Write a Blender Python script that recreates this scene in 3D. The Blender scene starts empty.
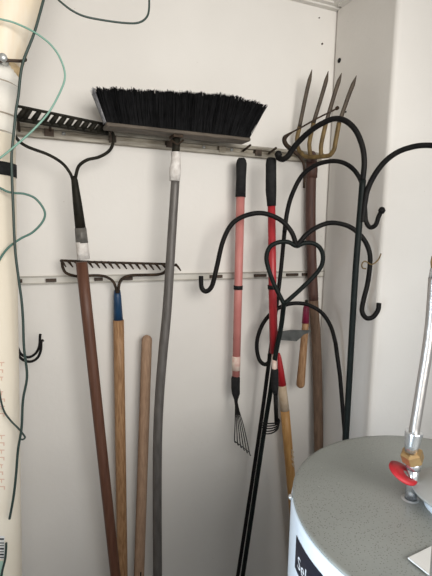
import bpy, math, random
from mathutils import Vector, Matrix, noise
random.seed(7)
C = bpy.context.scene.collection
HC = 1.6                      # camera height
CAM = Vector((0, -1.3, HC))
YAW, PITCH, ROLL, F = math.radians(22.445), math.radians(-7.494), math.radians(1.143), 438.2
fw = Vector((math.sin(YAW)*math.cos(PITCH), math.cos(YAW)*math.cos(PITCH), math.sin(PITCH)))
r0 = Vector((math.cos(YAW), -math.sin(YAW), 0)); u0 = r0.cross(fw)
rt = r0*math.cos(ROLL) + u0*math.sin(ROLL); up = u0*math.cos(ROLL) - r0*math.sin(ROLL)
XR = 0.948                    # right wall
ZC = HC + 0.739               # ceiling

def ray(px, py): return fw + rt*((px-216)/F) + up*((288-py)/F)
def P(px, py, y=-0.02):       # point at a measured picture position on the vertical plane y
    d = ray(px, py); return CAM + d*((y-CAM.y)/d.y)
def PZ(px, py, z):
    d = ray(px, py); return CAM + d*((z-CAM.z)/d.z)
def PX(px, py, x):
    d = ray(px, py); return CAM + d*((x-CAM.x)/d.x)
def PV(px, py, pl):           # point on a vertical plane through two ground points
    (ax,ay),(bx,by) = pl; n = Vector((by-ay, ax-bx, 0)); d = ray(px, py)
    return CAM + d*(n.dot(Vector((ax,ay,0))-Vector((CAM.x,CAM.y,0)))/n.dot(d))
def plane(pxa, ya, pxb, yb):
    a = P(pxa, 250, ya); b = P(pxb, 250, yb); return ((a.x,a.y),(b.x,b.y))
def Q(px, py, y):             # y is a depth or such a plane
    return PV(px, py, y) if isinstance(y, tuple) else P(px, py, y)
def W(p, px):                 # radius of a round thing px pixels wide at p
    return 0.5*px*(p-CAM).dot(fw)/F

# ------------------------------------------------------------------ materials
def mat(name, col, rough=0.6, metal=0.0, var=0.0, vscale=8, stretch=(1,1,1), col2=None, bump=0.0, bscale=60, spec=0.5, coords='Object', detail=5):
    m = bpy.data.materials.new(name); m.use_nodes = True
    nt = m.node_tree; b = nt.nodes['Principled BSDF']
    b.inputs['Roughness'].default_value = rough; b.inputs['Metallic'].default_value = metal
    b.inputs['Specular IOR Level'].default_value = spec
    b.inputs['Base Color'].default_value = (*col, 1)
    tc = nt.nodes.new('ShaderNodeTexCoord'); mp = nt.nodes.new('ShaderNodeMapping')
    mp.inputs['Scale'].default_value = stretch
    nt.links.new(tc.outputs[coords], mp.inputs['Vector'])
    if col2:
        n = nt.nodes.new('ShaderNodeTexNoise'); n.inputs['Scale'].default_value = vscale; n.inputs['Detail'].default_value = detail
        nt.links.new(mp.outputs[0], n.inputs['Vector'])
        rp = nt.nodes.new('ShaderNodeValToRGB')
        rp.color_ramp.elements[0].position = 0.5-0.5*max(var, .05); rp.color_ramp.elements[1].position = 0.5+0.5*max(var, .05)
        rp.color_ramp.elements[0].color = (*col, 1); rp.color_ramp.elements[1].color = (*col2, 1)
        nt.links.new(n.outputs['Fac'], rp.inputs['Fac']); nt.links.new(rp.outputs['Color'], b.inputs['Base Color'])
    if bump:
        n2 = nt.nodes.new('ShaderNodeTexNoise'); n2.inputs['Scale'].default_value = bscale; n2.inputs['Detail'].default_value = 4
        nt.links.new(mp.outputs[0], n2.inputs['Vector'])
        bp = nt.nodes.new('ShaderNodeBump'); bp.inputs['Strength'].default_value = bump; bp.inputs['Distance'].default_value = 0.004
        nt.links.new(n2.outputs['Fac'], bp.inputs['Height']); nt.links.new(bp.outputs['Normal'], b.inputs['Normal'])
    return m

def specks(m, scale, thr, col, mixcol_scale=1.5):
    """scatter small dirt specks over a material"""
    nt = m.node_tree; b = nt.nodes['Principled BSDF']
    tc = nt.nodes.new('ShaderNodeTexCoord')
    v = nt.nodes.new('ShaderNodeTexVoronoi'); v.inputs['Scale'].default_value = scale
    nt.links.new(tc.outputs['Object'], v.inputs['Vector'])
    n = nt.nodes.new('ShaderNodeTexNoise'); n.inputs['Scale'].default_value = mixcol_scale
    nt.links.new(tc.outputs['Object'], n.inputs['Vector'])
    mul = nt.nodes.new('ShaderNodeMath'); mul.operation = 'MULTIPLY'; mul.inputs[1].default_value = thr*2
    nt.links.new(n.outputs['Fac'], mul.inputs[0])
    lt = nt.nodes.new('ShaderNodeMath'); lt.operation = 'LESS_THAN'
    nt.links.new(v.outputs['Distance'], lt.inputs[0]); nt.links.new(mul.outputs[0], lt.inputs[1])
    mx = nt.nodes.new('ShaderNodeMix'); mx.data_type = 'RGBA'
    src = b.inputs['Base Color'].links[0].from_socket if b.inputs['Base Color'].links else None
    if src: nt.links.new(src, mx.inputs[6])
    else: mx.inputs[6].default_value = b.inputs['Base Color'].default_value
    mx.inputs[7].default_value = (*col, 1)
    nt.links.new(lt.outputs[0], mx.inputs[0]); nt.links.new(mx.outputs[2], b.inputs['Base Color'])

M = {}
M['wall'] = mat('painted_wall', (.69,.665,.63), .85, col2=(.76,.735,.70), var=.5, vscale=3, bump=.12, bscale=70)
specks(M['wall'], 16, .016, (.42,.38,.33)); specks(M['wall'], 34, .022, (.60,.565,.51), 3)
M['ceiling'] = mat('ceiling_paint', (.68,.66,.62), .9, col2=(.74,.72,.69), var=.4, bump=.1)
M['trim'] = mat('trim_paint', (.62,.60,.56), .6, col2=(.70,.68,.64), var=.4)
M['floor'] = mat('concrete', (.13,.12,.11), .9, col2=(.22,.21,.19), var=.5, bump=.3)
M['rail'] = mat('weathered_rail', (.19,.165,.13), .65, .1, col2=(.42,.39,.33), var=.35, vscale=12, stretch=(1.5,3,9), bump=.3)
M['rail_dark'] = mat('rail_groove', (.17,.14,.10), .7, .2, col2=(.42,.38,.31), var=.3, vscale=14, stretch=(1.2,3,8), bump=.3)
M['rail_white'] = mat('white_rail', (.66,.64,.60), .5, col2=(.55,.52,.46), var=.4, vscale=15)
M['rail_edge'] = mat('rail_edge', (.36,.34,.30), .5, .2)
M['clip'] = mat('rusty_clip', (.03,.02,.014), .7, .2, col2=(.08,.052,.035), var=.4, vscale=60)
M['black'] = mat('black_enamel', (.004,.004,.005), .55, 0, col2=(.012,.011,.010), var=.4, vscale=40, bump=.25, bscale=120, spec=.14)
M['green_iron'] = mat('dark_green_iron', (.005,.008,.008), .5, 0, col2=(.010,.014,.013), var=.4, vscale=40, bump=.2, bscale=120, spec=.14)
M['iron'] = mat('dark_iron', (.010,.010,.008), .6, .2, col2=(.025,.022,.016), var=.4, vscale=50, bump=.2, spec=.14)
M['rusty'] = mat('rusty_iron', (.022,.017,.013), .65, .2, col2=(.065,.042,.028), var=.4, vscale=60, bump=.3, spec=.14)
M['tine'] = mat('fork_steel', (.045,.035,.028), .6, .3, col2=(.10,.075,.05), var=.5, vscale=45, bump=.3)
M['fork_rust'] = mat('fork_yellow_rust', (.09,.055,.018), .6, .2, col2=(.21,.14,.05), var=.4, vscale=50, bump=.3)
M['brown_wood'] = mat('red_brown_wood', (.075,.026,.014), .5, col2=(.135,.058,.033), var=.5, vscale=8, stretch=(18,18,1.5), bump=.15)
M['dark_wood'] = mat('dark_red_wood', (.045,.018,.016), .6, col2=(.10,.045,.03), var=.5, vscale=8, stretch=(18,18,2), bump=.2)
M['old_wood'] = mat('old_brown_wood', (.085,.05,.032), .75, col2=(.20,.125,.08), var=.5, vscale=8, stretch=(16,16,2), bump=.3)
M['light_wood'] = mat('light_wood', (.22,.11,.045), .55, col2=(.42,.245,.125), var=.4, vscale=12, stretch=(20,20,2.5), bump=.15)
M['grey_wood'] = mat('worn_tan_wood', (.27,.165,.105), .75, col2=(.44,.29,.19), var=.5, vscale=10, stretch=(20,20,3), bump=.35)
M['yellow_wood'] = mat('yellow_wood', (.38,.18,.05), .45, col2=(.58,.33,.12), var=.5, vscale=8, stretch=(20,20,2), bump=.1)
M['chip'] = mat('bare_wood_chip', (.62,.50,.36), .8, col2=(.5,.36,.22), var=.4, vscale=60)
M['grip'] = mat('black_rubber', (.012,.012,.013), .7, col2=(.022,.022,.023), var=.4, vscale=60, bump=.4, bscale=150, spec=.14)
M['pink'] = mat('faded_pink_paint', (.47,.155,.145), .5, col2=(.58,.235,.21), var=.5, vscale=14)
M['red'] = mat('red_paint', (.33,.016,.025), .42, col2=(.42,.028,.035), var=.5, vscale=14)
M['redcap'] = mat('red_cap', (.36,.006,.014), .5, col2=(.43,.018,.025), var=.5, vscale=20)
M['maroon'] = mat('maroon_paint', (.17,.008,.035), .45, col2=(.22,.012,.05), var=.5, vscale=30)
M['blue'] = mat('blue_enamel', (.008,.035,.085), .45, col2=(.012,.052,.125), var=.4, vscale=30, bump=.2)
M['tape'] = mat('white_tape', (.52,.48,.45), .6, col2=(.80,.77,.74), var=.4, vscale=60, bump=.6, bscale=140)
M['greytape'] = mat('grey_tape', (.08,.076,.068), .5, .2, col2=(.17,.16,.145), var=.4, vscale=60, bump=.7, bscale=120)
M['pinktape'] = mat('peeling_tape', (.62,.40,.35), .7, col2=(.74,.62,.54), var=.3, vscale=50, bump=.3)
M['paletape'] = mat('pale_tape', (.48,.36,.24), .7, col2=(.62,.50,.38), var=.4, vscale=40, bump=.3)
M['grey_handle'] = mat('grey_handle', (.085,.078,.072), .5, .2, col2=(.15,.138,.13), var=.5, vscale=10, stretch=(10,10,2), bump=.1)
M['bristle'] = mat('black_bristle', (.004,.004,.0045), .8, col2=(.009,.009,.010), var=.4, vscale=60, spec=.12)
M['bristle_end'] = mat('pale_bristle', (.10,.10,.11), .5, col2=(.42,.42,.44), var=.4, vscale=90)
M['block'] = mat('brush_block', (.055,.043,.033), .7, col2=(.13,.105,.08), var=.4, vscale=9, stretch=(2,10,10), bump=.3)
M['pvc'] = mat('cream_pvc', (.78,.70,.57), .35, col2=(.83,.77,.66), var=.5, vscale=5, stretch=(3,3,1))
M['pvc_white'] = mat('white_pvc', (.80,.77,.71), .35, col2=(.76,.72,.64), var=.5, vscale=7)
M['pvc_grain'] = mat('stained_pvc', (.78,.64,.46), .4, col2=(.80,.73,.62), var=.4, vscale=5, stretch=(9,9,1))
M['glue'] = mat('pipe_seam', (.36,.31,.25), .7)
M['stain'] = mat('pipe_primer_stain', (.55,.36,.15), .6, col2=(.70,.55,.35), var=.4, vscale=40)
M['print'] = mat('faded_red_print', (.72,.50,.40), .6)
M['cable_dark'] = mat('dark_green_cable', (.022,.045,.038), .45)
M['cable_green'] = mat('light_green_cable', (.16,.33,.26), .45, col2=(.21,.38,.31), var=.4, vscale=30)
M['cable_teal'] = mat('teal_cable', (.06,.15,.12), .45)
M['heater_lid'] = mat('grey_lid_paint', (.235,.25,.235), .36, .0, col2=(.30,.312,.295), var=.5, vscale=6, bump=.08, bscale=180)
specks(M['heater_lid'], 300, .21, (.15,.148,.138), 4)
specks(M['heater_lid'], 60, .035, (.70,.68,.62), 9)
M['heater_body'] = mat('white_enamel', (.74,.80,.86), .3, col2=(.72,.78,.84), var=.4, vscale=4)
M['label_black'] = mat('black_label', (.010,.012,.022), .35)
M['label_white'] = mat('white_print', (.75,.76,.78), .5)
M['galv'] = mat('galvanised', (.46,.47,.46), .35, .6, col2=(.60,.61,.60), var=.4, vscale=40)
M['hood'] = mat('hood_sheet', (.33,.33,.31), .5, .2, col2=(.40,.40,.38), var=.4, vscale=18, bump=.1)
M['steel'] = mat('bright_steel', (.66,.68,.70), .22, .9)
M['brass'] = mat('brass', (.50,.34,.16), .35, .75, col2=(.42,.26,.12), var=.4, vscale=60)
M['paper'] = mat('white_paper', (.72,.72,.70), .6, col2=(.80,.80,.78), var=.4, vscale=20)
M['blade'] = mat('hoe_blade', (.085,.09,.088), .5, .5, col2=(.15,.155,.15), var=.4, vscale=40, bump=.2)
M['hole'] = mat('dark_hole', (.006,.006,.006), .9)
# braided hose
hm = mat('braided_steel', (.50,.48,.46), .30, .85)
nt = hm.node_tree; b = nt.nodes['Principled BSDF']
tc = nt.nodes.new('ShaderNodeTexCoord'); wv = nt.nodes.new('ShaderNodeTexWave')
wv.inputs['Scale'].default_value = 260; wv.inputs['Distortion'].default_value = 4.0; wv.bands_direction = 'DIAGONAL'
nt.links.new(tc.outputs['Object'], wv.inputs['Vector'])
bp = nt.nodes.new('ShaderNodeBump'); bp.inputs['Strength'].default_value = .35; bp.inputs['Distance'].default_value = .0006
nt.links.new(wv.outputs['Fac'], bp.inputs['Height']); nt.links.new(bp.outputs['Normal'], b.inputs['Normal'])
M['braid'] = hm

# ------------------------------------------------------------------ mesh building
class MB:
    def __init__(s): s.v = []; s.f = []; s.sm = []
    def add(s, vs, fs, smooth=True):
        o = len(s.v); s.v += [Vector(v) for v in vs]
        for f in fs: s.f.append([i+o for i in f]); s.sm.append(smooth)
        return s
    def box(s, lo, hi):
        (a,b,c),(d,e,g) = lo, hi
        s.add([(a,b,c),(d,b,c),(d,e,c),(a,e,c),(a,b,g),(d,b,g),(d,e,g),(a,e,g)],
              [(0,3,2,1),(4,5,6,7),(0,1,5,4),(1,2,6,5),(2,3,7,6),(3,0,4,7)], False); return s
    def obox(s, c, ax, ay, az):      # oriented box: centre and three half axes
        c = Vector(c); vs = []
        for k in (-1,1):
            for i,j in ((-1,-1),(1,-1),(1,1),(-1,1)): vs.append(c+ax*i+ay*j+az*k)
        s.add(vs, [(0,3,2,1),(4,5,6,7),(0,1,5,4),(1,2,6,5),(2,3,7,6),(3,0,4,7)], False); return s
    def tube(s, pts, r, n=12, flat=None, caps=True):
        pts = [Vector(p) for p in pts]; rs = r if isinstance(r,(list,tuple)) else [r]*len(pts)
        T = []
        for i in range(len(pts)):
            a = pts[max(i-1,0)]; b = pts[min(i+1,len(pts)-1)]; T.append((b-a).normalized())
        ref = Vector((0,1,0)) if abs(T[0].y) < .9 else Vector((1,0,0))
        N = (ref - T[0]*ref.dot(T[0])).normalized(); vs = []; fs = []
        for i,p in enumerate(pts):
            N = (N - T[i]*N.dot(T[i])).normalized(); B = T[i].cross(N)
            for k in range(n):
                a = 2*math.pi*k/n
                fl = flat if flat else 1
                vs.append(p + (N*math.cos(a)*fl + B*math.sin(a))*rs[i])
        for i in range(len(pts)-1):
            for k in range(n):
                k2 = (k+1)%n; fs.append((i*n+k, i*n+k2, (i+1)*n+k2, (i+1)*n+k))
        s.add(vs, fs)
        if caps:
            o = len(s.v)-len(vs)
            s.f.append([o+k for k in range(n)][::-1]); s.sm.append(False)
            s.f.append([o+(len(pts)-1)*n+k for k in range(n)]); s.sm.append(False)
        return s
    def lathe(s, c, prof, n=48, axis=Vector((0,0,1))):
        """profile of (radius, height) about axis through c"""
        c = Vector(c); axis = axis.normalized()
        ref = Vector((1,0,0)) if abs(axis.x)<.9 else Vector((0,1,0))
        A = (ref-axis*ref.dot(axis)).normalized(); B = axis.cross(A); vs=[]; fs=[]
        for r,h in prof:
            for k in range(n):
                a = 2*math.pi*k/n; vs.append(c+axis*h+(A*math.cos(a)+B*math.sin(a))*max(r,1e-5))
        for i in range(len(prof)-1):
            for k in range(n):
                k2=(k+1)%n; fs.append((i*n+k,i*n+k2,(i+1)*n+k2,(i+1)*n+k))
        s.add(vs,fs); return s
    def build(s, name, m, parent=None, smooth=True):
        if parent is None:
            lo = min(v.z for v in s.v); cx = (min(v.x for v in s.v)+max(v.x for v in s.v))/2; cy = (min(v.y for v in s.v)+max(v.y for v in s.v))/2
            o = Vector((cx,cy,lo))
        else:
            q = parent
            while q.parent: q = q.parent
            o = q.location
        me = bpy.data.meshes.new(name); me.from_pydata([v-o for v in s.v], [], s.f); me.validate()
        me.polygons.foreach_set('use_smooth', [bool(x and smooth) for x in s.sm][:len(me.polygons)])
        me.update(); me.materials.append(m)
        ob = bpy.data.objects.new(name, me); C.objects.link(ob)
        if parent is None: ob.location = o
        else: ob.parent = parent
        return ob

def cr(pts, n=8):                  # smooth curve through points (x,y,z)
    pts = [Vector(p) for p in pts]
    q = [pts[0]*2-pts[1]]+pts+[pts[-1]*2-pts[-2]]; out=[]
    for i in range(1,len(q)-2):
        a,b,c,d = q[i-1],q[i],q[i+1],q[i+2]
        for k in range(n):
            t=k/n; out.append(.5*((2*b)+(c-a)*t+(2*a-5*b+4*c-d)*t*t+(3*b-a-3*c+d)*t*t*t))
    out.append(pts[-1]); return out
def taper(p, w):                   # pixel widths -> radii along pts
    return [W(a, b) for a,b in zip(p, w)]
def rounded(a, b, r0, r1, end=True, start=False, seg=8):   # straight handle with rounded ends (a -> b)
    d=(b-a); L=d.length; d=d/L; pts=[];rs=[]
    if start:
        for k in range(5):
            t=k/4*math.pi/2; pts.append(a+d*(r0*(1-math.cos(t)))); rs.append(max(r0*math.sin(t),r0*.05))
    else: pts.append(a); rs.append(r0)
    for k in range(1,seg): pts.append(a+d*L*k/seg); rs.append(r0+(r1-r0)*k/seg)
    if end:
        for k in range(5):
            t=k/4*math.pi/2; pts.append(b-d*(r1*(1-math.sin(t)))); rs.append(max(r1*math.cos(t),r1*.05))
    else: pts.append(b); rs.append(r1)
    return pts, rs
def to_floor(a, b, z=0.004):          # extend the line a->b down to height z
    t=(z-a.z)/(b.z-a.z); return a+(b-a)*t
def mix(a,b,t): return a+(b-a)*t

def thing(name, label, cat, loc, group=None):
    o = bpy.data.objects.new(name, None); o.empty_display_size=.05; C.objects.link(o); o.location = loc
    o['label']=label; o['category']=cat
    if group: o['group']=group
    return o
def tag(o, label, cat, group=None):
    o['label']=label; o['category']=cat
    if group: o['group']=group
    return o
def struct(o): o['kind']='structure'; return o

# ------------------------------------------------------------------ room shell
XL, YF = -0.62, -2.3
struct(MB().box((XL-.08,0,0),(XR+.08,.1,ZC)).build('wall_back', M['wall']))
YS = PX(378.5,300,XR).y          # the right wall steps outward here
XR2 = 1.75
wr=struct(MB().box((XR,YS,0),(XR2+.08,0,ZC)).build('wall_right', M['wall']))
bv=wr.modifiers.new('bevel','BEVEL'); bv.width=.014; bv.segments=5
struct(MB().box((XR2,YF,0),(XR2+.08,YS,ZC)).build('wall_side', M['wall']))
struct(MB().box((XL-.08,YF,0),(XL,0,ZC)).build('wall_left', M['wall']))
struct(MB().box((XL-.08,YF,-.1),(XR2+.08,.1,0)).build('floor', M['floor']))
struct(MB().box((XL-.08,YF,ZC),(XR2+.08,.1,ZC+.08)).build('ceiling', M['ceiling']))
t=.012
struct(MB().box((XL,-.018,ZC-t),(XR,-.0002,ZC-.0002)).box((XL,-.034,ZC-.006),(XR,-.018,ZC-.0002)).build('trim_1', M['trim']))
struct(MB().box((XR-.018,YS,ZC-t),(XR-.0002,-.034,ZC-.0002)).box((XR-.034,YS,ZC-.006),(XR-.018,-.034,ZC-.0002)).build('trim_2', M['trim']))

# small wall marks
a=PX(339.5,60.5,XR)  # near-black disc stands in for the darkness of a small hole
tag(MB().lathe(a+Vector((-.0035,0,0)),[(0,0),(.006,0),(.0075,.0015),(.0075,.004)],16,Vector((1,0,0))).build('hole_disc',M['hole']),
    'small black disc standing in for a hole in the right wall beside the upper corner','hole disc')
a=PX(346,112,XR)
tag(MB().lathe(a+Vector((-.003,0,0)),[(0,0),(.0028,0),(.0028,.0032)],10,Vector((1,0,0))).build('nail',M['hole']),
    'tiny dark nail head in right wall below the black disc, beside fork tines','nail','nail heads in the walls')
a=P(322,44,0)
tag(MB().lathe(a+Vector((0,-.003,0)),[(0,0),(.003,0),(.003,.0032)],10,Vector((0,1,0))).build('nail',M['clip']),
    'tiny rusty nail head in the back wall just below the ceiling corner','nail','nail heads in the walls')
a=P(319,18,0)
tag(MB().lathe(a+Vector((0,-.003,0)),[(0,0),(.002,0),(.002,.0032)],10,Vector((0,1,0))).build('nail',M['clip']),
    'topmost tiny nail head in the back wall, right under the ceiling','nail','nail heads in the walls')

# ------------------------------------------------------------------ upper storage rail
zu = HC+.24945; zl = HC-.14547
r = thing('storage_rail','weathered grey upper tool rail screwed across the back wall','rail',(0.4,0,zu-.017))
x0,x1 = -.2, XR-.035
hgt=.0165
MB().box((x0,-.010,zu-hgt),(x1,-.0003,zu+hgt)).build('back_plate',M['rail_dark'],r)
MB().box((x0,-.022,zu+hgt-.010),(x1,-.010,zu+hgt)).build('upper_lip',M['rail'],r)
MB().box((x0,-.022,zu-hgt),(x1,-.010,zu-hgt+.010)).build('lower_lip',M['rail'],r)
def peg(px0,py0,px1,py1,y0,y1,parent,w=1.8,m='clip'):
    a=P(px0,py0,y0); b=P(px1,py1,y1)
    MB().tube([a,b],W(a,w),8).build('peg',M[m],parent)
peg(19.5,131,17.5,117,-.024,-.06,r,2.6); peg(50,131,50.5,121,-.024,-.06,r,2.6)
peg(243,151,250.5,145,-.022,-.06,r,2.2,'rusty'); peg(269,153.5,276,148,-.022,-.10,r,2.2,'rusty'); peg(110,142,111,131,-.024,-.07,r,2.2)
for px,py,w in ((49,132.5,9),(113,137.5,6),(170,144,8),(222,152,7),(258,154.5,7)):
    a=P(px,py,-.022); h=W(a,w)
    MB().box((a.x-h,-.027,zu-.0125),(a.x+h,-.010,zu+.006)).build('clip',M['clip' if px!=222 else 'rail_dark'],r)
for px,py in ((64,134),(205,150.5),(233,152.5),(300,157)):
    a=P(px,py,-.0225); a.z=zu; MB().lathe(a+Vector((0,.012,0)),[(.005,0),(.005,-.003),(.0,-.004)],12,Vector((0,1,0))).build('screw',M['galv'],r)

# lower rail
r = thing('storage_rail','thin white lower tool rail with dark slots across the back wall','rail',(0.4,0,zl-.012))
MB().box((x0,-.008,zl-.011),(XR-.002,-.0003,zl+.011)).build('back_plate',M['rail_white'],r)
MB().box((x0,-.013,zl+.008),(XR-.002,-.008,zl+.011)).build('upper_lip',M['rail_edge'],r)
MB().box((x0,-.013,zl-.011),(XR-.002,-.008,zl-.008)).build('lower_lip',M['rail_edge'],r)
for px,w in ((19.5,5),(51,10),(98.5,8),(128,9),(216,13),(260,13),(292,13),(306,9)):
    a=P(px,278,-.012); h=W(a,w)
    MB().box((a.x-h,-.017,zl-.005),(a.x+h,-.008,zl+.004)).build('clip',M['clip'],r)

# ------------------------------------------------------------------ upper bow rake (reddish brown shaft)
a0=P(81.5,262,-.108); a1=P(115.5,576,-.13)
e=mix(a0,a1,1.0); e=to_floor(a0,a1,.25)
r=thing('bow_rake','tall bow rake hung head up, black head on the upper rail and red-brown shaft','rake',(e.x,e.y,e.z),'bow rakes')
pts,rs=rounded(a0,e,W(a0,11.5),W(e,9.2)*1.0)
MB().tube(pts,rs,20).build('shaft',M['brown_wood'],r)
f0=P(74.5,180,-.108); f1=P(80.5,228,-.108)
MB().tube([P(73.6,176,-.108),f0,mix(f0,f1,.5),f1],[W(f0,4.5),W(f0,6.5),W(f0,9),W(f0,10.5)],16).build('ferrule',M['iron'],r)
MB().tube([f1,P(82,243,-.108)],[W(f0,11.5),W(f0,12.3)],16).build('grey_tape',M['greytape'],r)['label']='crinkled grey tape wrap'
MB().tube([P(81.8,242,-.108),P(83.5,259,-.108)],[W(f0,12.2),W(f0,12.8)],16).build('white_tape',M['tape'],r)['label']='white tape wrap'
yL,yR=-.11,-.06
for nm,pl in (('bow_arm',[(14,122),(14,132),(18,140),(28,147),(48,154.5),(62,163),(70,173),(73,181)]),('bow_arm',[(108,129),(113,134),(113,143),(109,151),(99,157),(87,160),(79,166),(76,175),(75,182)])):
    n=len(pl); q=[P(x,y,(yL if x<74 else yR)*(1-i/(n-1))+(-.108)*(i/(n-1))) for i,(x,y) in enumerate(pl)]
    MB().tube(cr(q),W(q[0],3.2),10).build(nm,M['iron'],r)
def headpt(px,t):   # t=0 lower edge, 1 upper edge of the comb
    k=(px-17)/(108-17); y=yL+(yR-yL)*k
    return P(px,(119+14.5*k)*(1-t)+(106+19*k)*t, y-.012*t)
m=MB(); pp=[headpt(17+91*i/6,0.0) for i in range(7)]; m.tube(pp,[W(p,4.6) for p in pp],8); m.build('head_bar',M['iron'],r)
m=MB(); pp=[headpt(17+91*i/6,1.0) for i in range(7)]; m.tube(pp,[W(p,3.0) for p in pp],8); m.build('tip_bar',M['iron'],r)
xs=[18,23,32.5,42,50.5,58.5,66.5,74.5,82,89.5,96.5,102.5]
for i,x in enumerate(xs):
    a=headpt(x,0); b=headpt(x+8-.025*(x-18),1); MB().tube([a,mix(a,b,.5),b],[W(a,5.6),W(a,5.2),W(a,4.2)],8,flat=.8).build('tine',M['iron'],r)

# ------------------------------------------------------------------ lower bow rake (blue ferrule, light shaft)
Y2=-.035
a0=P(118.5,320,Y2); a1=P(122.5,576,-.06); e=to_floor(a0,a1,.2)
r=thing('bow_rake','bow rake with rusty thin head, blue ferrule and light wooden shaft','rake',(e.x,e.y,e.z),'bow rakes')
pts,rs=rounded(a0,e,W(a0,10.8),W(a0,11)); MB().tube(pts,rs,20).build('shaft',M['light_wood'],r)
MB().tube([P(117.3,290,Y2),P(117.4,296,Y2),P(118.3,321,Y2)],taper([a0]*3,[6,7.5,9.5]),16).build('ferrule',M['blue'],r)['label']='blue painted metal ferrule'
for pl in ([(62,262),(63,268),(67,273.5),(79,276.5),(92,275.5),(103,276),(111,279.5),(115,285),(117,293)],[(168,265),(165,271.5),(158,274.5),(144,275),(131,275.5),(123.5,278),(119.5,283),(118,293)]):
    q=[P(x,y,Y2-.012) for x,y in pl]; MB().tube(cr(q),W(q[0],2.9),10).build('bow_arm',M['rusty'],r)
q=[P(x,y,Y2-.012) for x,y in ((60.5,260.5),(74,261),(89,262),(128,263),(167,264),(176,265.3))]
MB().tube(q,W(q[0],2.5),8).build('head_bar',M['rusty'],r)
for i in range(18):
    x=61+6.75*i; y=260.6+ .034*(x-61)
    a=P(x,y,Y2-.012); b=P(x+2.5,y+2.6,Y2-.028); c=P(x+5.0,y+6.2,Y2-.036)
    MB().tube([a,b,c],[W(a,2.6),W(a,2.3),W(a,1.3)],7).build('tine',M['rusty'],r)

# ------------------------------------------------------------------ bare handle
a0=P(147,335,-.04); a1=P(139,576,-.07); e=to_floor(a0,a1)
r=thing('wooden_handle','bare tan wooden handle with rounded top, beside the grey broom handle','handle',(e.x,e.y,e.z))
pts,rs=rounded(a0,e,W(a0,10.4),W(a1,10.6),start=True,end=False); MB().tube(pts,rs,20).build('shaft',M['grey_wood'],r)
c=P(137.5,573,-.085); d=(a1-a0).normalized()
MB().obox(P(139.5,572,-.07)+Vector((0,-W(a1,10.4),0)),Vector((.002,0,0)),Vector((0,.001,0)),d*.012).build('stain_mark',M['hole'],r)

# ------------------------------------------------------------------ push broom
YB=-.115
q=[P(176.5,139,YB),P(175.5,178,YB),P(171.5,240,YB),P(167,310,YB),P(163,352,YB),P(159.5,396,YB),P(157.6,440,YB),P(157.2,500,YB),P(157.6,576,YB)]
e=to_floor(q[-2],q[-1],.12)
r=thing('push_broom','wide push broom hung head up with black bristles and long grey handle','broom',(e.x,e.y,e.z))
pts=cr(q[1:]+[e]); MB().tube(pts,[W(q[1],8.6)+ (W(q[1],9.8)-W(q[1],8.6))*min(1,i/20) for i in range(len(pts))],20).build('handle',M['grey_handle'],r)
MB().tube([q[0]+Vector((0,0,.008)),P(175.6,155,YB)],W(q[0],8),14).build('socket',M['iron'],r)
MB().tube([P(175.8,152,YB),P(175.9,160,YB),P(175.2,170,YB),P(174.7,181,YB)],taper([q[0]]*4,[9,9.2,12,10.5]),14).build('white_tape',M['tape'],r)['label']='white tape wrap'
bl=P(104.5,127,YB); br=P(246.5,140,YB); zb=(bl.z+br.z)/2
dp=.030
m=MB(); m.box((bl.x,YB-dp,zb-.006),(br.x,YB+dp,zb+.004)); blk=m.build('block',M['block'],r)
mod=blk.modifiers.new('bevel','BEVEL'); mod.width=.004; mod.segments=3
# socket plate and braces
s0=P(176,141,YB)
MB().box((s0.x-.013,YB-.022,zb-.013),(s0.x+.013,YB+.02,zb-.006)).build('bracket_plate',M['rusty'],r)
MB().tube([s0+Vector((-.018,-.01,.0)),s0+Vector((0,-.012,-.012)),s0+Vector((.018,-.01,.002))],.0028,8).build('brace',M['rusty'],r)
tl=P(93,87,YB); tr=P(262,112,YB); zt=P(170,92,YB).z-.026
print('broom', bl,br,tl,tr,zt)
m=MB(); m2=MB()
def hair(mb,a,b,c,w):
    # thin three sided blade from a through b to tip c
    ang=random.random()*6.28; vs=[]
    for p,ww in ((a,w),(b,w),(c,w*.6)):
        for k in range(3):
            an=ang+k*2.094; vs.append(p+Vector((math.cos(an)*ww,math.sin(an)*ww,0)))
    fs=[]
    for i in range(2):
        for k in range(3): fs.append((i*3+k,i*3+(k+1)%3,i*3+3+(k+1)%3,i*3+3+k))
    fs.append((6,7,8)); mb.add(vs,fs)
L=br.x-bl.x
NX,NY=46,7
for i in range(NX):
    for j in range(NY):
        u=(i+.5)/NX; v=(j+.5)/NY
        bx=bl.x+.004+(L-.008)*u; by=YB-dp+.004+(2*dp-.008)*v
        edge=abs(2*u-1)
        for h in range(26):
            jx=random.gauss(0,.0022); jy=random.gauss(0,.0022)
            a=Vector((bx+jx,by+jy,zb+.003))
            # tips flare outward towards both ends
            lean=(2*u-1)
            tx=a.x+ (tr.x-br.x if lean>0 else bl.x-tl.x)*(math.copysign(abs(lean)**1.6,lean)) + random.gauss(0,.004)
            ty=a.y+(2*v-1)*.018+random.gauss(0,.004)
            tz=zt+.028*min(1,u*1.3)-.012*max(0,u-.8)/.2 +random.gauss(0,.0018)-.0015*math.sin(i*1.3)
            c=Vector((tx,ty,tz)); b_=mix(a,c,.5)+Vector((random.gauss(0,.001),random.gauss(0,.001),0))
            hair(m,a,b_,c,.0011)
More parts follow.
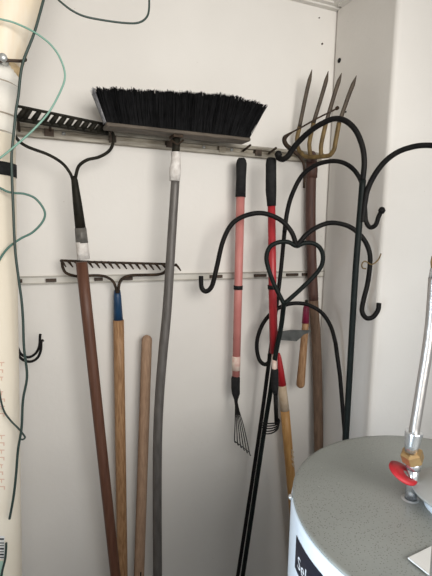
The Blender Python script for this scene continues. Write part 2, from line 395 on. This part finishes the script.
# dense core of bristles
lo=[(bl.x+.003,YB-dp+.005),(br.x-.003,YB-dp+.005),(br.x-.003,YB+dp-.005),(bl.x+.003,YB+dp-.005)]
hi=[(tl.x+.014,YB-dp-.006),(tr.x-.016,YB-dp-.006),(tr.x-.016,YB+dp+.006),(tl.x+.014,YB+dp+.006)]
zc_=[zt-.006,zt+.018,zt+.018,zt-.006]
m.add([(x,y,zb+.003) for x,y in lo]+[(x,y,z) for (x,y),z in zip(hi,zc_)],[(0,3,2,1),(4,5,6,7),(0,1,5,4),(1,2,6,5),(2,3,7,6),(3,0,4,7)],False)
bo=m.build('bristles',M['bristle'],r,smooth=False)
for h in range(70):
    v=random.random()
    a=Vector((bl.x-.001+random.gauss(0,.0012),YB-dp+.004+(2*dp-.008)*v*.5,zb+.003))
    c=Vector((tl.x-.003+random.gauss(0,.002),a.y-.012+random.gauss(0,.003),zt-.002+random.gauss(0,.002)))
    hair(m2,a,mix(a,c,.5),c,.0007)
m2.build('end_bristles',M['bristle_end'],r,smooth=False)['label']='pale worn bristles at the left end'

# ------------------------------------------------------------------ pink shrub rake
YP=-.06
r0_=P(249,453,YP)
r=thing('shrub_rake','small fan rake with faded pink tube handle and black grip','rake',(r0_.x,r0_.y,r0_.z))
a=P(241.5,158,YP); b=P(240.5,197,YP)
MB().tube([a,P(241.5,160,YP),P(241.4,164,YP),P(241,180,YP),b],taper([a]*5,[6,9,11,10,10.5]),18).build('grip',M['grip'],r)
MB().tube([b,P(236,376,YP)],[W(a,8.8),W(a,8.3)],18).build('tube',M['pink'],r)
MB().tube([P(238.2,285.5,YP),P(238.1,289.5,YP)],W(a,9.6),16).build('lock_band',M['grip'],r)
MB().tube([P(236.3,356,YP),P(236,370,YP)],W(a,9.0),16).build('tape',M['pinktape'],r)
MB().tube([P(235.7,376,YP),P(235.6,378,YP),P(235.5,388,YP),P(236,394,YP),P(236,400,YP)],taper([a]*5,[8,9.5,9.4,8.6,4]),16).build('socket',M['grip'],r)
MB().tube([P(236,398,YP),P(236.1,405,YP)],[W(a,4.6),W(a,3)],10).build('neck',M['black'],r)
for i in range(6):
    t=i/5; x=234.5+15*t; y=440.5+12.5*t; yy=YP-.05*(1-t)
    q=[P(235.4+.8*t,396,YP),P(235.3+3.6*t,410,(YP+(yy-YP)*.3)),P(235+8.6*t,426,(YP+(yy-YP)*.65)),P(x,y,yy),P(x+1.2,y+2.2,yy+.012)]
    MB().tube(cr(q,5),W(a,1.05),6).build('tine',M['black'],r)
q=[P(234.6+8*t,431+7*t,YP-.035*(1-t)) for t in (0,.5,1)]
MB().tube([P(234.5,441,YP-.05),P(242,446.5,YP-.03),P(249.5,452.5,YP)],W(a,1.0),6).build('cross_wire',M['black'],r)

# ------------------------------------------------------------------ red cultivator
YC=-.118
r0_=P(275,434,YC)
r=thing('hand_cultivator','bright red tube handle claw cultivator with black grip and curved tines','cultivator',(r0_.x,r0_.y,r0_.z))
a=P(271.5,158,YC); b=P(271.5,206,YC)
MB().tube([a,P(271.3,160,YC),P(271,164,YC),P(271,190,YC),b],taper([a]*5,[8,10,10.5,11,9]),18).build('grip',M['grip'],r)
MB().tube([P(271.5,204,YC),P(272.5,290,YC),P(274,353,YC-.005)],[W(a,7.8),W(a,8.4),W(a,9)],18).build('tube',M['red'],r)
MB().tube([P(272.2,285,YC),P(272.3,289,YC)],W(a,9.6),16).build('lock_band',M['grip'],r)
YD=YC-.048
MB().tube([P(274,352,YC-.005),P(274.5,371,YD)],W(a,5.2),16).build('tape',M['pinktape'],r)['label']='pale tape above the socket'
MB().tube([P(274.8,369,YD),P(274.8,371,YD),P(275,388,YD),P(275.4,394,YD)],taper([a]*4,[6.5,7.6,7.4,5]),16).build('socket',M['grip'],r)
MB().tube([P(275.4,392,YD),P(276.5,424,YD)],W(a,4.4),10).build('neck',M['black'],r)
for i in range(5):
    q=[P(276.5,417,YD),P(279.5-.3*i,421+1.5*i,YD-.006),P(275-.3*i,423+2.3*i,YD-.016),P(267,423.5+2.6*i,YD-.024),P(259.5+1.3*i,422+2.7*i,YD-.028)]
    pts=cr(q,6); MB().tube(pts,[W(a,1.9)*(1-.45*k/len(pts)) for k in range(len(pts))],7).build('tine',M['black'],r)

# ------------------------------------------------------------------ yellow handle with red tip
YY=-.05
a=P(278.8,353,YY); b=P(282.0,385,YY); c=P(284.8,410,YY); d=P(292,492,YY); e=to_floor(c,d)
r=thing('wooden_handle','yellow wooden handle with pointed red top leaning behind the water heater','handle',(e.x,e.y,e.z))
MB().tube([a,P(279.3,357,YY),P(280.6,370,YY),b],taper([a]*4,[2,4.0,6.5,8.6]),18).build('red_cap',M['redcap'],r)['label']='pointed red cap'
MB().tube([b,mix(b,c,.5),c],taper([a]*3,[8.4,8.8,9.2]),18).build('tape',M['paletape'],r)['label']='pale worn tape wrap'
pts,rs=rounded(c,e,W(a,9.4),W(a,9.6)*1.05,end=False); MB().tube(pts,rs,18).build('shaft',M['yellow_wood'],r)
k=P(290,455,YY)
m=MB()
for i in range(10):
    t=i/9; p=mix(P(289.5,448,YY),P(291,463,YY),t); m.obox(p+Vector((-.001+.002*math.sin(i*2.1),-W(k,9.2),0)),Vector((.0022+.0015*math.sin(i*1.7),0,0)),Vector((0,.004,0)),Vector((0,0,.003)))
m.build('chipped_patch',M['chip'],r)['label']='bare pale chipped patch'

# ------------------------------------------------------------------ garden fork
YF_=-.035
a=P(311.5,162,YF_); b=P(311.2,250,YF_); c=P(313.5,300,YF_); d=P(317,360,YF_); f=P(318.8,447,YF_-.01); e=to_floor(d,f,.05)
r=thing('garden_fork','four-tined garden fork standing tines up in the corner, rusty head, dark shaft','fork',(e.x,e.y,e.z))
q=cr([a,P(310.6,205,YF_),b,c]); MB().tube(q,[W(a,10.2)]*len(q),18).build('upper_shaft',M['dark_wood'],r)['label']='dark red-brown upper shaft'
q=cr([c,d,f,e]); MB().tube(q,[W(a,10)]*len(q),18).build('lower_shaft',M['old_wood'],r)['label']='lighter worn brown lower shaft'
MB().tube([P(312.5,154,-.085),P(312.2,157,-.06),P(312,160,YF_),P(311.6,170,YF_),P(311.4,178,YF_)],taper([a]*5,[6,9,10,12,11.5]),16).build('socket',M['dark_wood'],r)
yt=plane(298,-.055,357,-.225)
q=[Q(301,152,yt),Q(304,156,yt),Q(312,157,yt),Q(322,156.5,yt),Q(329,155.5,yt),Q(333,152,yt)]
MB().tube(cr(q),W(a,4.2),10).build('head_bar',M['fork_rust'],r)
for pl in ([(302,154.5),(298.5,149),(297,140),(299.5,127),(306,95),(309.5,80),(312,69.5)],[(310.5,156),(309.5,148),(309.7,141),(313.5,123),(322,95),(326,81),(328.3,71)],
           [(321,155.5),(321,147),(322.3,139),(326,123),(334,96),(338.5,82),(341.6,73)],[(330,155.5),(334,149.5),(335.5,142),(339,123),(348.5,96),(353,84.5),(356.5,75.5)]):
    n=len(pl); q=[Q(x,y,yt) for i,(x,y) in enumerate(pl)]
    q2=cr(q[:4]); MB().tube(q2,[W(a,4.2)]*len(q2),10).build('tine_base',M['fork_rust'],r)['label']='yellowish rusty tine base'
    q3=cr(q[3:]); n3=len(q3); MB().tube(q3,[W(a,4.1)*(1 if k<n3*.65 else max(.12,1-(k-n3*.65)/(n3*.36))) for k in range(n3)],10,flat=.7).build('tine',M['tine'],r)

# ------------------------------------------------------------------ hand hoe
YH=-.075
a=P(305.8,320,YH); b=P(300.2,388,YH)
r=thing('hand_hoe','short wooden-handled hand hoe with maroon collar and grey blade','hoe',(b.x,b.y,b.z))
pts,rs=rounded(a,b,W(a,6.5),W(b,8.6)); MB().tube(pts,rs,18).build('handle',M['light_wood'],r)
MB().tube([P(306.3,306,YH),P(306.2,308,YH),P(305.4,323,YH)],taper([a]*3,[5,6.2,7.6]),16).build('collar',M['maroon'],r)
q=[P(306.3,307,YH),P(306.5,300,YH),P(309,299.5,YH+.01),P(312,306,YH+.018),P(312,320,YH+.012),P(308,330,YH-.02),P(303,332,YH-.03)]
MB().tube([q[0],q[1]],W(a,3.2),8).build('tang',M['iron'],r)
def slab(poly, y, th, dy=0):
    n=len(poly); f=[P(x,yy,y+dy*(x-poly[0][0])) for x,yy in poly]; bk=[p+Vector((0,th,0)) for p in f]
    fs=[tuple(range(n)),tuple(range(2*n-1,n-1,-1))]+[(i,n+i,n+(i+1)%n,(i+1)%n) for i in range(n)]
    return MB().add(f+bk,fs,False)
slab([(279.5,333),(284,331),(291,330),(311,330.3),(311,332),(304,334.5),(301,337.5),(296.5,341.3),(280,340)],YH-.02,.003).build('blade',M['blade'],r)['label']='dull grey steel blade'

# ------------------------------------------------------------------ shepherd hooks
G='black iron shepherd hooks'
def hookpath(pl, ys, m, name, parent, w, n=8):
    # ys: depth at first and last point
    q=[Q(x,y,ys) for x,y in pl]
    pts=cr(q,n); return MB().tube(pts,[W(p,w) for p in pts],12).build(name,M[m],parent), q
def knob(parent,px,py,y,w,m='black'):
    p=Q(px,py,y); rr=W(p,w); MB().lathe(p,[(0.0001,-rr),(rr*.6,-rr*.8),(rr,0),(rr*.6,rr*.8),(.0001,rr)],12).build('knob',M[m],parent)
# c: single hook, arch in the middle
yc=plane(259,-.040,382,-.33)
f0=Q(259.5,432,yc); f1=Q(237.8,576,yc)+Vector((0,-.04,0)); f1=P(237.8,576,f1.y); e=to_floor(f0,f1)
r=thing('shepherd_hook','slim single shepherd hook arching over the fork shaft, tip curled beside tall pole','plant hook',(e.x,e.y,e.z),G)
q=[Q(x,y,yc) for x,y in ((284.5,232),(279.5,282),(270.5,350),(259.5,432))]+[f1,e]
MB().tube(cr(q),W(q[0],4.2),12).build('pole',M['black'],r)
o,_=hookpath([(284.5,232),(287,213),(291.5,196),(301,177),(314,166),(328,161.5),(341,162),(352,168),(360,179),(364,193),(365,209),(366,221),(370,227.3),(375.5,225),(378.5,217),(381.5,211)],yc,'black','crook',r,4.5)
knob(r,381.8,210.5,yc,7.5)
# d: low hook, pole right
yd=plane(257,-.066,344,-.17)
f0=Q(340,376,yd); f1=Q(344.6,432,yd); e=Vector((f1.x-.01,f1.y-.05,.004))
r=thing('shepherd_hook','lowest and smallest single shepherd hook, its arch crossing the short hoe handle','plant hook',(e.x,e.y,e.z),G)
q=[Q(335.5,343,yd),f0,f1,e]; MB().tube([q[0],q[1],q[2],q[3]],W(q[0],4.2),12).build('pole',M['black'],r)
hookpath([(335.5,343),(331,327),(322.5,313.5),(311,306),(300,303.3),(287,304.5),(274,311),(264,322),(258,336),(256.8,349),(259.5,360),(264.5,364.3),(268.8,362),(269.6,354)],yd,'black','crook',r,4.0)
# heart hook
yh=plane(201,-.09,379,-.30)
f0=P(264,432,-.115); f1=P(242.7,576,f0.y-.02); e=to_floor(f0,f1)
r=thing('shepherd_hook','double shepherd hook with a heart shape between its two arms','plant hook',(e.x,e.y,e.z),G)
q=[Q(284,302,yh)]+[P(x,y,d) for x,y,d in ((281,327,-.160),(275,358,-.145),(270,394,-.128))]+[f0,f1,e]
MB().tube(cr(q),W(q[0],5.0),12).build('pole',M['green_iron'],r)
hookpath([(284,304),(274,284),(268,267),(266.5,256),(270,247),(278,242.5),(288,242),(296.5,246),(303,243.5),(312,243),(320,248),(323,258),(319,270),(303,287),(284,304)],yh,'green_iron','heart',r,4.5)
hookpath([(296.5,246),(291.5,232),(280.5,220),(263,213.3),(246,215.5),(232,224),(223,241),(217,266),(213,283),(209.5,289.5),(205,291.3),(201.5,287),(201,276)],yh,'black','left_arm',r,4.8)
hookpath([(296.5,246),(307,234),(319.5,226),(333,222.8),(350,227),(363.5,239),(370,256),(368,281),(363.5,300),(362,311),(366,317.8),(372.5,317.3),(377.8,310.5),(379,303)],yh,'black','right_arm',r,4.8)
# b: tall double hook in front
yb=plane(278,-.17,432,-.53)
f0=Q(358.3,232,yb); f1=Q(346,437,yb); e=to_floor(f0,f1)
r=thing('shepherd_hook','tallest double shepherd hook with thick straight pole in front of the others','plant hook',(e.x,e.y,e.z),G)
q=[Q(x,y,yb) for x,y in ((362.8,180),(358.6,232),(355.4,274),(351.5,340))]+[f1,e]
MB().tube(cr(q),W(q[0],6.4),14).build('pole',M['green_iron'],r)
hookpath([(362.8,180),(364.3,163),(362.5,147),(356,131),(346.5,121.5),(336,118.6),(325,122),(311,130.5),(298.5,142),(292,150),(288,156),(283,159.3),(278.5,157.5),(278,154)],yb,'black','left_arm',r,5.6)
knob(r,278.3,154.5,yb,8)
hookpath([(362.5,222),(364.5,205),(367.5,190),(374,176),(384,162.5),(397,152.5),(412,147),(426,145.3),(440,147),(453,155),(461,170),(463,190),(461,215),(459,235),(462,246),(468,247),(472,240)],yb,'black','right_arm',r,5.6)
# bent iron bracket hooked on the fork
r=None
q=[P(x,y,-.13) for x,y in ((338,107.5),(334,110),(318,118),(302,127),(290,133.5),(284.5,138.5),(286,144.5),(292,150),(299,156),(303.5,164),(304.5,176),(304,188))]
pts=cr(q); n=len(pts)
wd=[3.6 if i<6 else 1.7 if i<30 else min(4.6,1.7+.35*(i-30)) if i<54 else max(2.6,4.6-.12*(i-54)) for i in range(n)]
o=MB().tube(pts,[W(pts[i],wd[i]) for i in range(n)],10).build('bent_rod',M['rusty'])
tag(o,'thin bent iron rod looped around the fork tines above the tall hook arch','rod')
# small wire curl
q=[P(x,y,-.33) for x,y in ((381,253.5),(379,258.5),(375.5,262.5),(371,264.5),(367,262),(364,261.5),(361.8,264.5),(362.6,268),(366,268.8))]
tag(MB().tube(cr(q),W(q[0],1.3),8).build('wire_curl',M['fork_rust']),'small curled brass wire hanging on the right arm of heart hook','wire')

# black double hook at the left
r=thing('wall_hook','black double-pronged hook low on the wall behind the white pipe','hook',P(8,362,-.01))
for pl,yy in (([(10,325),(14,338),(17.4,347),(21.5,354.5),(28.5,357.2),(35.5,353.5),(39.3,346),(40,336),(40.5,334)],-.06),([(10,331),(13.5,345),(17,353),(22.5,359.5),(30.5,361.6),(37.5,357.8),(40.8,350),(41.3,342),(43.5,340)],-.085)):
    q=[P(x,y,-.012+(yy+.012)*min(1,i/3)) for i,(x,y) in enumerate(pl)]; pts=cr(q); MB().tube(pts,W(q[0],2.6),10).build('prong',M['black'],r)
a=P(10,328,0); MB().box((a.x-.012,-.012,a.z-.03),(a.x+.012,-.0003,a.z+.03)).build('mounting_plate',M['black'],r)

# ------------------------------------------------------------------ white drain pipe
YPp=-.32; RP=.052
def axis(px,py,rad=RP):         # pipe axis given its right silhouette
    p=P(px,py,YPp); side=Vector((p.y-CAM.y, -(p.x-CAM.x),0)).normalized(); return p-side*rad
pb=axis(22.3,576); pm=axis(15.5,130); pf=to_floor(pm,pb,.002)
r=thing('drain_pipe','large cream plastic pipe with joint running up the left edge','pipe',(pf.x,pf.y,0))
MB().tube([pf,mix(pf,pm,.5),pm],RP,40).build('lower_pipe',M['pvc'],r)
c0=axis(14.5,136,RP+.002); c1=axis(20,72,RP+.004)
MB().tube([c0,mix(c0,c1,.02),mix(c0,c1,.27),mix(c0,c1,.275),mix(c0,c1,.73),mix(c0,c1,.735),c1],[RP+.0005,RP+.004,RP+.004,RP+.0025,RP+.0025,RP+.005,RP+.005],40).build('coupling',M['pvc_white'],r)
for t_ in (.0,.27,.73):
    p=mix(c0,c1,t_); MB().tube([p-Vector((0,0,.0012)),p+Vector((0,0,.0012))],RP+.0052 if t_>.5 else RP+.0042,40).build('seam',M['glue'],r)
u0_=axis(20.5,72); u1_=axis(44,-2); u2_=u1_+(u1_-u0_).normalized()*.35
tt=(ZC-.003-u0_.z)/(u1_-u0_).z; u2_=u0_+(u1_-u0_)*tt
MB().tube([mix(c0,c1,.9),u0_,u1_,u2_],RP,40).build('upper_pipe',M['pvc_grain'],r)
d=(u1_-u0_).normalized(); k=axis(24,61)
q=[P(-14,63,-.385),P(-4,61.5,-.388),P(6,60.6,-.387),P(15,60.8,-.378),P(22,61,-.365),P(25.5,60,-.372),P(24.5,57.5,-.385)]
MB().tube(cr(q),W(q[2],3.2),10).build('strap',M['clip'],r)
cl=P(3.0,60.5,-.375); cb=MB().lathe(cl+Vector((0,-.02,0)),[(0,0),(.006,0),(.0075,.003),(.0075,.03)],12,Vector((.1,1,0))).build('clamp_bolt',M['galv'],r)
MB().tube([k-d*.022,k-d*.006],[RP+.0015,RP+.001],40).build('primer_stain',M['stain'],r)
za=P(10,174.5,-.37).z; zb2=P(10,161,-.37).z
t0=mix(pf,pm,(za-pf.z)/(pm.z-pf.z)); t1=mix(pf,pm,(zb2-pf.z)/(pm.z-pf.z))
MB().tube([t0,t1],RP+.0015,40).build('tape_band',M['grip'],r)['label']='black tape band'
# markings on the pipe surface
def onpipe(px,py,off=.0008):
    d_=ray(px,py); lo_,hi_=.3,1.2
    best=None
    t_=.5
    # axis point at this height, iterated
    for _ in range(6):
        z=CAM.z+d_.z*t_
        ax=pf+(pm-pf)*((z-pf.z)/(pm.z-pf.z))
        ox=CAM.x-ax.x; oy=CAM.y-ax.y; A=d_.x**2+d_.y**2; B=2*(ox*d_.x+oy*d_.y); Cc=ox*ox+oy*oy-(RP+off)**2
        t_=(-B-math.sqrt(max(0,B*B-4*A*Cc)))/(2*A)
    return CAM+d_*t_
def patch(x0_,x1_,y0_,y1_,off,name,m,nx=4):
    mb=MB(); vs=[]
    for o_ in (off,0):
        for j in range(2):
            for i in range(nx+1): vs.append(onpipe(x0_+(x1_-x0_)*i/nx,(y0_,y1_)[j],o_))
    n1=nx+1; fs=[]
    for i in range(nx): fs.append((i,i+1,n1+i+1,n1+i))
    mb.add(vs,fs,False); return mb.build(name,m,r)
patch(-14,4.6,536,559,.0010,'sticker',M['paper'])
for i,(yy,h) in enumerate(((538.3,1.6),(542.5,1.0),(545.2,.8),(548,1.6),(551.3,.9),(553.8,1.6),(556.8,1.2))):
    patch(-13,4.0,yy,yy+h,.0016,'barcode_bar',M['label_black'])
patch(-12,3.2,561,590,.0010,'green_sticker',mat('pale_green_label',(.45,.66,.55),.6))
for i in range(18):
    yy=362+i*7.3; 
    if i in (3,8,9): continue
    random.seed(i); ln=random.choice([3.2,4.5,5])
    patch(-1,ln,yy,yy+1.0,.0008,'printed_mark',M['print'],2)
    if i%2: patch(ln-1.2,ln,yy,yy+3.5,.0008,'printed_mark',M['print'],1)
    else: patch(1.0,2.0,yy,yy+4,.0008,'printed_mark',M['print'],1)

# ------------------------------------------------------------------ cables
GC='thin green cables around the white pipe'
def cable(pl,y,w,m,label):
    q=[P(px,py,y if not callable(y) else y(i)) for i,(px,py) in enumerate(pl)]
    o=MB().tube(cr(q),W(q[0],w),8).build('cable',M[m]); tag(o,label,'cable',GC)
yk=YPp-.035
cable([(48,-14),(44,-2),(40,13),(33.5,35),(24,59),(20.5,75),(18.5,95),(16,110),(14.5,125),(12.5,145),(11.5,162),(13,203),(15,248),(18.5,278),(21.5,300),(23,320),(24,348),(27,376),(23,400),(21.5,428),(18,450),(16,475),(13.5,497),(9.5,519)],-.385,2.7,'cable_dark','long dark green cable following the right edge of the white pipe')
cable([(-22,17),(-8,17.5),(2,19.5),(15,23),(34,32),(50,44),(60,58),(65,75),(61,90),(49,112),(33,130),(15,146),(0,158),(-15,168)],-.389,2.1,'cable_green','pale green cable making a wide loop in front of the black rake head')
cable([(-15,182),(0,188),(7,191.5),(14,193),(25,194),(36,199),(44.5,211),(43,221),(33,232),(20,239),(8,248),(0,259),(-8,275)],-.379,2.3,'cable_teal','teal green cable forming a small loop below the black tape band')
cable([(50,-12),(57,-2),(62,3),(72,10.5),(85,16.5),(105,20.5),(125,23),(138,22.8),(146,18),(149,9),(149,-12)],-.30,2.2,'cable_dark','dark green cable sagging along the top of the picture above the broom')
cable([(-10,370),(-2,386),(1,401),(4.5,412),(11,421),(18.5,428.5),(23,434),(25,437.5),(22.5,439.5),(19,438.5)],-.3835,1.9,'cable_dark','short dark cable with a small kink crossing the pipe low down')
cable([(6.2,543),(6,550),(5,560),(2.5,570),(0,582),(-6,600)],-.385,2.2,'cable_dark','short dark cable end beside the barcode sticker')

# ------------------------------------------------------------------ water heater
ZT=HC-.40; HX,HY,HR=.557,-.885,.236
r=thing('water_heater','round white water heater with dusty grey top in the lower right','water heater',(HX,HY,0))
MB().lathe((HX,HY,0),[(0,.03),(HR-.004,.03),(HR,.035),(HR,ZT-.014),(HR-.001,ZT-.006),(HR-.004,ZT-.002),(HR-.006,ZT-.004)],128).build('body',M['heater_body'],r)
MB().lathe((HX,HY,0),[(HR-.004,ZT-.006),(HR-.0015,ZT-.0005),(HR-.003,ZT+.0012),(HR-.008,ZT+.001),(HR-.03,ZT+.003),(HR-.1,ZT+.006),(.08,ZT+.008),(0,ZT+.009)],128).build('lid',M['heater_lid'],r)
for k in range(3):
    a_=k*2.094+.5; MB().lathe((HX+math.cos(a_)*.17,HY+math.sin(a_)*.17,0),[(.0,0),(.02,0),(.02,.03),(0,.03)],16).build('foot',M['hole'],r)
# rim screw
p=PZ(290.3,495,ZT-.003); d=(p-Vector((HX,HY,p.z))).normalized()
MB().lathe(Vector((HX,HY,ZT-.006))+d*(HR-.001),[(.004,0),(.0045,.002),(.003,.005),(.0001,.0055)],12,d).build('rim_screw',M['galv'],r)
# label wrapped on body
def oncyl(px,py):
    d_=ray(px,py); ox=CAM.x-HX; oy=CAM.y-HY; A=d_.x**2+d_.y**2; B=2*(ox*d_.x+oy*d_.y); Cc=ox*ox+oy*oy-HR*HR
    D_=B*B-4*A*Cc
    if D_<0: return None
    p=CAM+d_*((-B-math.sqrt(D_))/(2*A)); return math.atan2(p.y-HY,p.x-HX),p.z
for q in ((297,535),(295,567),(322,576),(299,558),(303,567),(307,575)): print('cyl',q,oncyl(*q))
print('heater centre', (Vector((HX,HY,ZT))-CAM).dot(fw))
(th0,zt0)=oncyl(296.6,534.5); (th1,zt1)=oncyl(295.3,567)
def cylpt(th,z,off): return Vector((HX+math.cos(th)*(HR+off),HY+math.sin(th)*(HR+off),z))
tha=(th0+th1)/2; thb=tha+.95; zb_,za_=zt1,zt0
n=24; vs=[];fs=[]
for i in range(n+1):
    th=tha+(thb-tha)*i/n
    vs+= [cylpt(th,zb_,.0007),cylpt(th,za_,.0007)]
for i in range(n): fs.append((2*i,2*i+2,2*i+3,2*i+1))
lab=MB().add(vs,fs).build('label',M['label_black'],r); lab['label']='black label with white lettering'
# lettering
cu=bpy.data.curves.new('lettering','FONT'); cu.body='Select'; cu.size=(za_-zb_)*.52; cu.resolution_u=4
to=bpy.data.objects.new('t',cu); C.objects.link(to); bpy.context.view_layer.update()
me=bpy.data.meshes.new_from_object(to.evaluated_get(bpy.context.evaluated_depsgraph_get())); bpy.data.objects.remove(to)
for v in me.vertices:
    x,y=v.co.x,v.co.y; th=tha+ (x+.012)/HR; z=zb_+(za_-zb_)*.22+y
    v.co=cylpt(th,z,.0013)-Vector((HX,HY,0))
me.materials.append(M['label_white']); lo_=bpy.data.objects.new('lettering',me); C.objects.link(lo_); lo_.parent=lab

# nipple
np_=PZ(410.5,500,ZT+.006); print('nipple',np_)
def N(px,py): # in the vertical plane through the nipple, facing the camera
    return P(px,py,np_.y)
ntop=N(410.2,462).z
MB().tube([Vector((np_.x,np_.y,ZT+.004)),Vector((np_.x,np_.y,ntop-.001))],.0085,20).build('nipple',M['steel'],r)
MB().lathe((np_.x,np_.y,ZT+.004),[(.014,0),(.014,.004),(.009,.005)],20).build('nipple_base',M['galv'],r)
# red ring
rc=N(402.5,475.5)+Vector((0,-.004,0)); ax=(up-fw*.42+rt*.45).normalized()
rc=Vector((np_.x,np_.y,rc.z))+ (rt*-1).normalized()*.0145*1.0
ring=MB(); 
A=(rt-ax*rt.dot(ax)).normalized(); B=ax.cross(A); n=36; vs=[];fs=[]
for rr,hh in ((.0088,-.0015),(.0215,-.0018),(.022,.0008),(.0088,.0022)):
    for k in range(n):
        an=2*math.pi*k/n; cx=.010 if rr<.015 else 0
        vs.append(rc+A*(math.cos(an)*rr+cx*.9)+B*math.sin(an)*rr+ax*hh)
for i in range(4):
    for k in range(n):
        i2=(i+1)%4; fs.append((i*n+k,i*n+(k+1)%n,i2*n+(k+1)%n,i2*n+k))
ring.add(vs,fs).build('red_ring',M['redcap'],r)['label']='red plastic ring around the pipe nipple'
# draft hood (raised disc with rim) at the middle of the lid
hc=PZ(462,492,ZT+.035)
hr=(PZ(413,474,ZT+.035)-hc).length
print('hood',hc,hr)
hz=ZT+.035
MB().lathe((hc.x,hc.y,0),[(.001,hz+.012),(hr*.35,hz+.010),(hr*.97,hz+.001),(hr,hz-.001),(hr*.97,hz-.004),(hr*.5,hz+.002)],72).build('hood_plate',M['hood'],r)
MB().lathe((hc.x,hc.y,0),[(hr*.70,ZT+.006),(hr*.72,ZT+.010),(hr*.72,ZT+.018),(hr*.66,ZT+.020),(hr*.64,ZT+.006)],72).build('hood_collar',M['heater_body'],r)
for k in range(4):
    an=k*math.pi/2+.9; p=Vector((hc.x+math.cos(an)*hr*.6,hc.y+math.sin(an)*hr*.6,0))
    MB().box((p.x-.005,p.y-.002,ZT+.006),(p.x+.005,p.y+.002,hz+.003)).build('hood_leg',M['galv'],r)
# paper triangle lying on the lid
zz=ZT+.0095
tri=[PZ(408,557.5,zz),PZ(431.5,546,zz),PZ(429.5,574.5,zz)]
tri2=[p-Vector((0,0,.0018)) for p in tri]
o=MB().add(tri+tri2,[(0,1,2),(5,4,3),(0,3,4,1),(1,4,5,2),(2,5,3,0)],False).build('paper_tag',M['paper'])
tag(o,'white triangular scrap of paper lying on the grey heater top','paper')

# flexible hose
HPTS=[(410.8,452),(412.5,443),(413.8,434),(416,420),(419.3,400),(422.5,380),(427,352),(430.5,325),(432.5,300),(434,278),(435,268)]
q=[N(x,y) for x,y in HPTS]
hose=thing('flexible_hose','braided steel flexible water hose rising from the heater top','hose',(np_.x,np_.y,ntop-.014))
pts=cr(q[2:-1],12); 
MB().tube(pts,W(pts[0],10.2),20).build('braided_sleeve',M['braid'],hose)
MB().tube([q[0],mix(q[0],q[2],.4),q[2],mix(q[2],q[3],.2)],[.0085,.0105,.0125,.0128],20).build('crimp_collar',M['steel'],hose)
d=(q[1]-q[0]).normalized(); nb=Vector((np_.x,np_.y,ntop)); ntp=N(410.8,451)
MB().tube([nb,mix(nb,ntp,.15),mix(nb,ntp,.5),mix(nb,ntp,.85),ntp],[.0135,.0158,.0158,.0158,.012],6).build('brass_nut',M['brass'],hose,smooth=False)
MB().tube([nb-Vector((0,0,.012)),nb],.0105,16).build('steel_washer',M['steel'],hose)
qq=[N(434,279),N(434.6,268)]; MB().tube(qq,[W(qq[0],10.5),W(qq[0],8)],18).build('crimp_collar',M['steel'],hose)
MB().tube([N(434.6,269),N(435,262),N(435.2,256)],[W(qq[0],7),W(qq[0],9),W(qq[0],7)],6).build('brass_nut',M['brass'],hose)
tp=N(435.4,236); MB().tube([N(435.2,257),tp,Vector((tp.x,tp.y,ZC-.003))],W(qq[0],5),16).build('supply_tube',M['galv'],hose)

# ------------------------------------------------------------------ camera
cd=bpy.data.cameras.new('camera'); cam=bpy.data.objects.new('camera',cd); C.objects.link(cam)
cd.sensor_fit='VERTICAL'; cd.sensor_height=24; cd.lens=F/576*24; cd.clip_start=.02
mt=Matrix((rt,up,-fw)).transposed().to_4x4(); mt.translation=CAM; cam.matrix_world=mt
bpy.context.scene.camera=cam

# ------------------------------------------------------------------ light: daylight through the open front of the closet, plus an added side fill
w=bpy.data.worlds.new('world'); bpy.context.scene.world=w; w.use_nodes=True
bg=w.node_tree.nodes['Background']; bg.inputs['Color'].default_value=(.90,.95,1.0,1); bg.inputs['Strength'].default_value=.47
def area(name,loc,target,sx,sy,power,col):
    l=bpy.data.lights.new(name,'AREA'); l.shape='RECTANGLE'; l.size=sx; l.size_y=sy; l.energy=power; l.color=col
    o=bpy.data.objects.new(name,l); C.objects.link(o); o.location=loc
    o.rotation_euler=(Vector(target)-Vector(loc)).to_track_quat('-Z','Y').to_euler(); return o
L=area('daylight',(.40,-1.85,1.9),(.42,0,1.80),1.1,.8,9.6,(1.0,.96,.90)); L.data.spread=math.radians(105)
L=area('heater_side_fill',(-.55,-1.25,1.05),(.4,-1.02,1.08),.35,.8,2.6,(.74,.87,1.0)); L.data.spread=math.radians(52)  # cool fill lamp added to brighten the heater's left side, no doorway there
v=bpy.context.scene.view_settings; v.view_transform='Standard'; v.look='None'; v.gamma=1; v.exposure=.13; v.use_curve_mapping=False
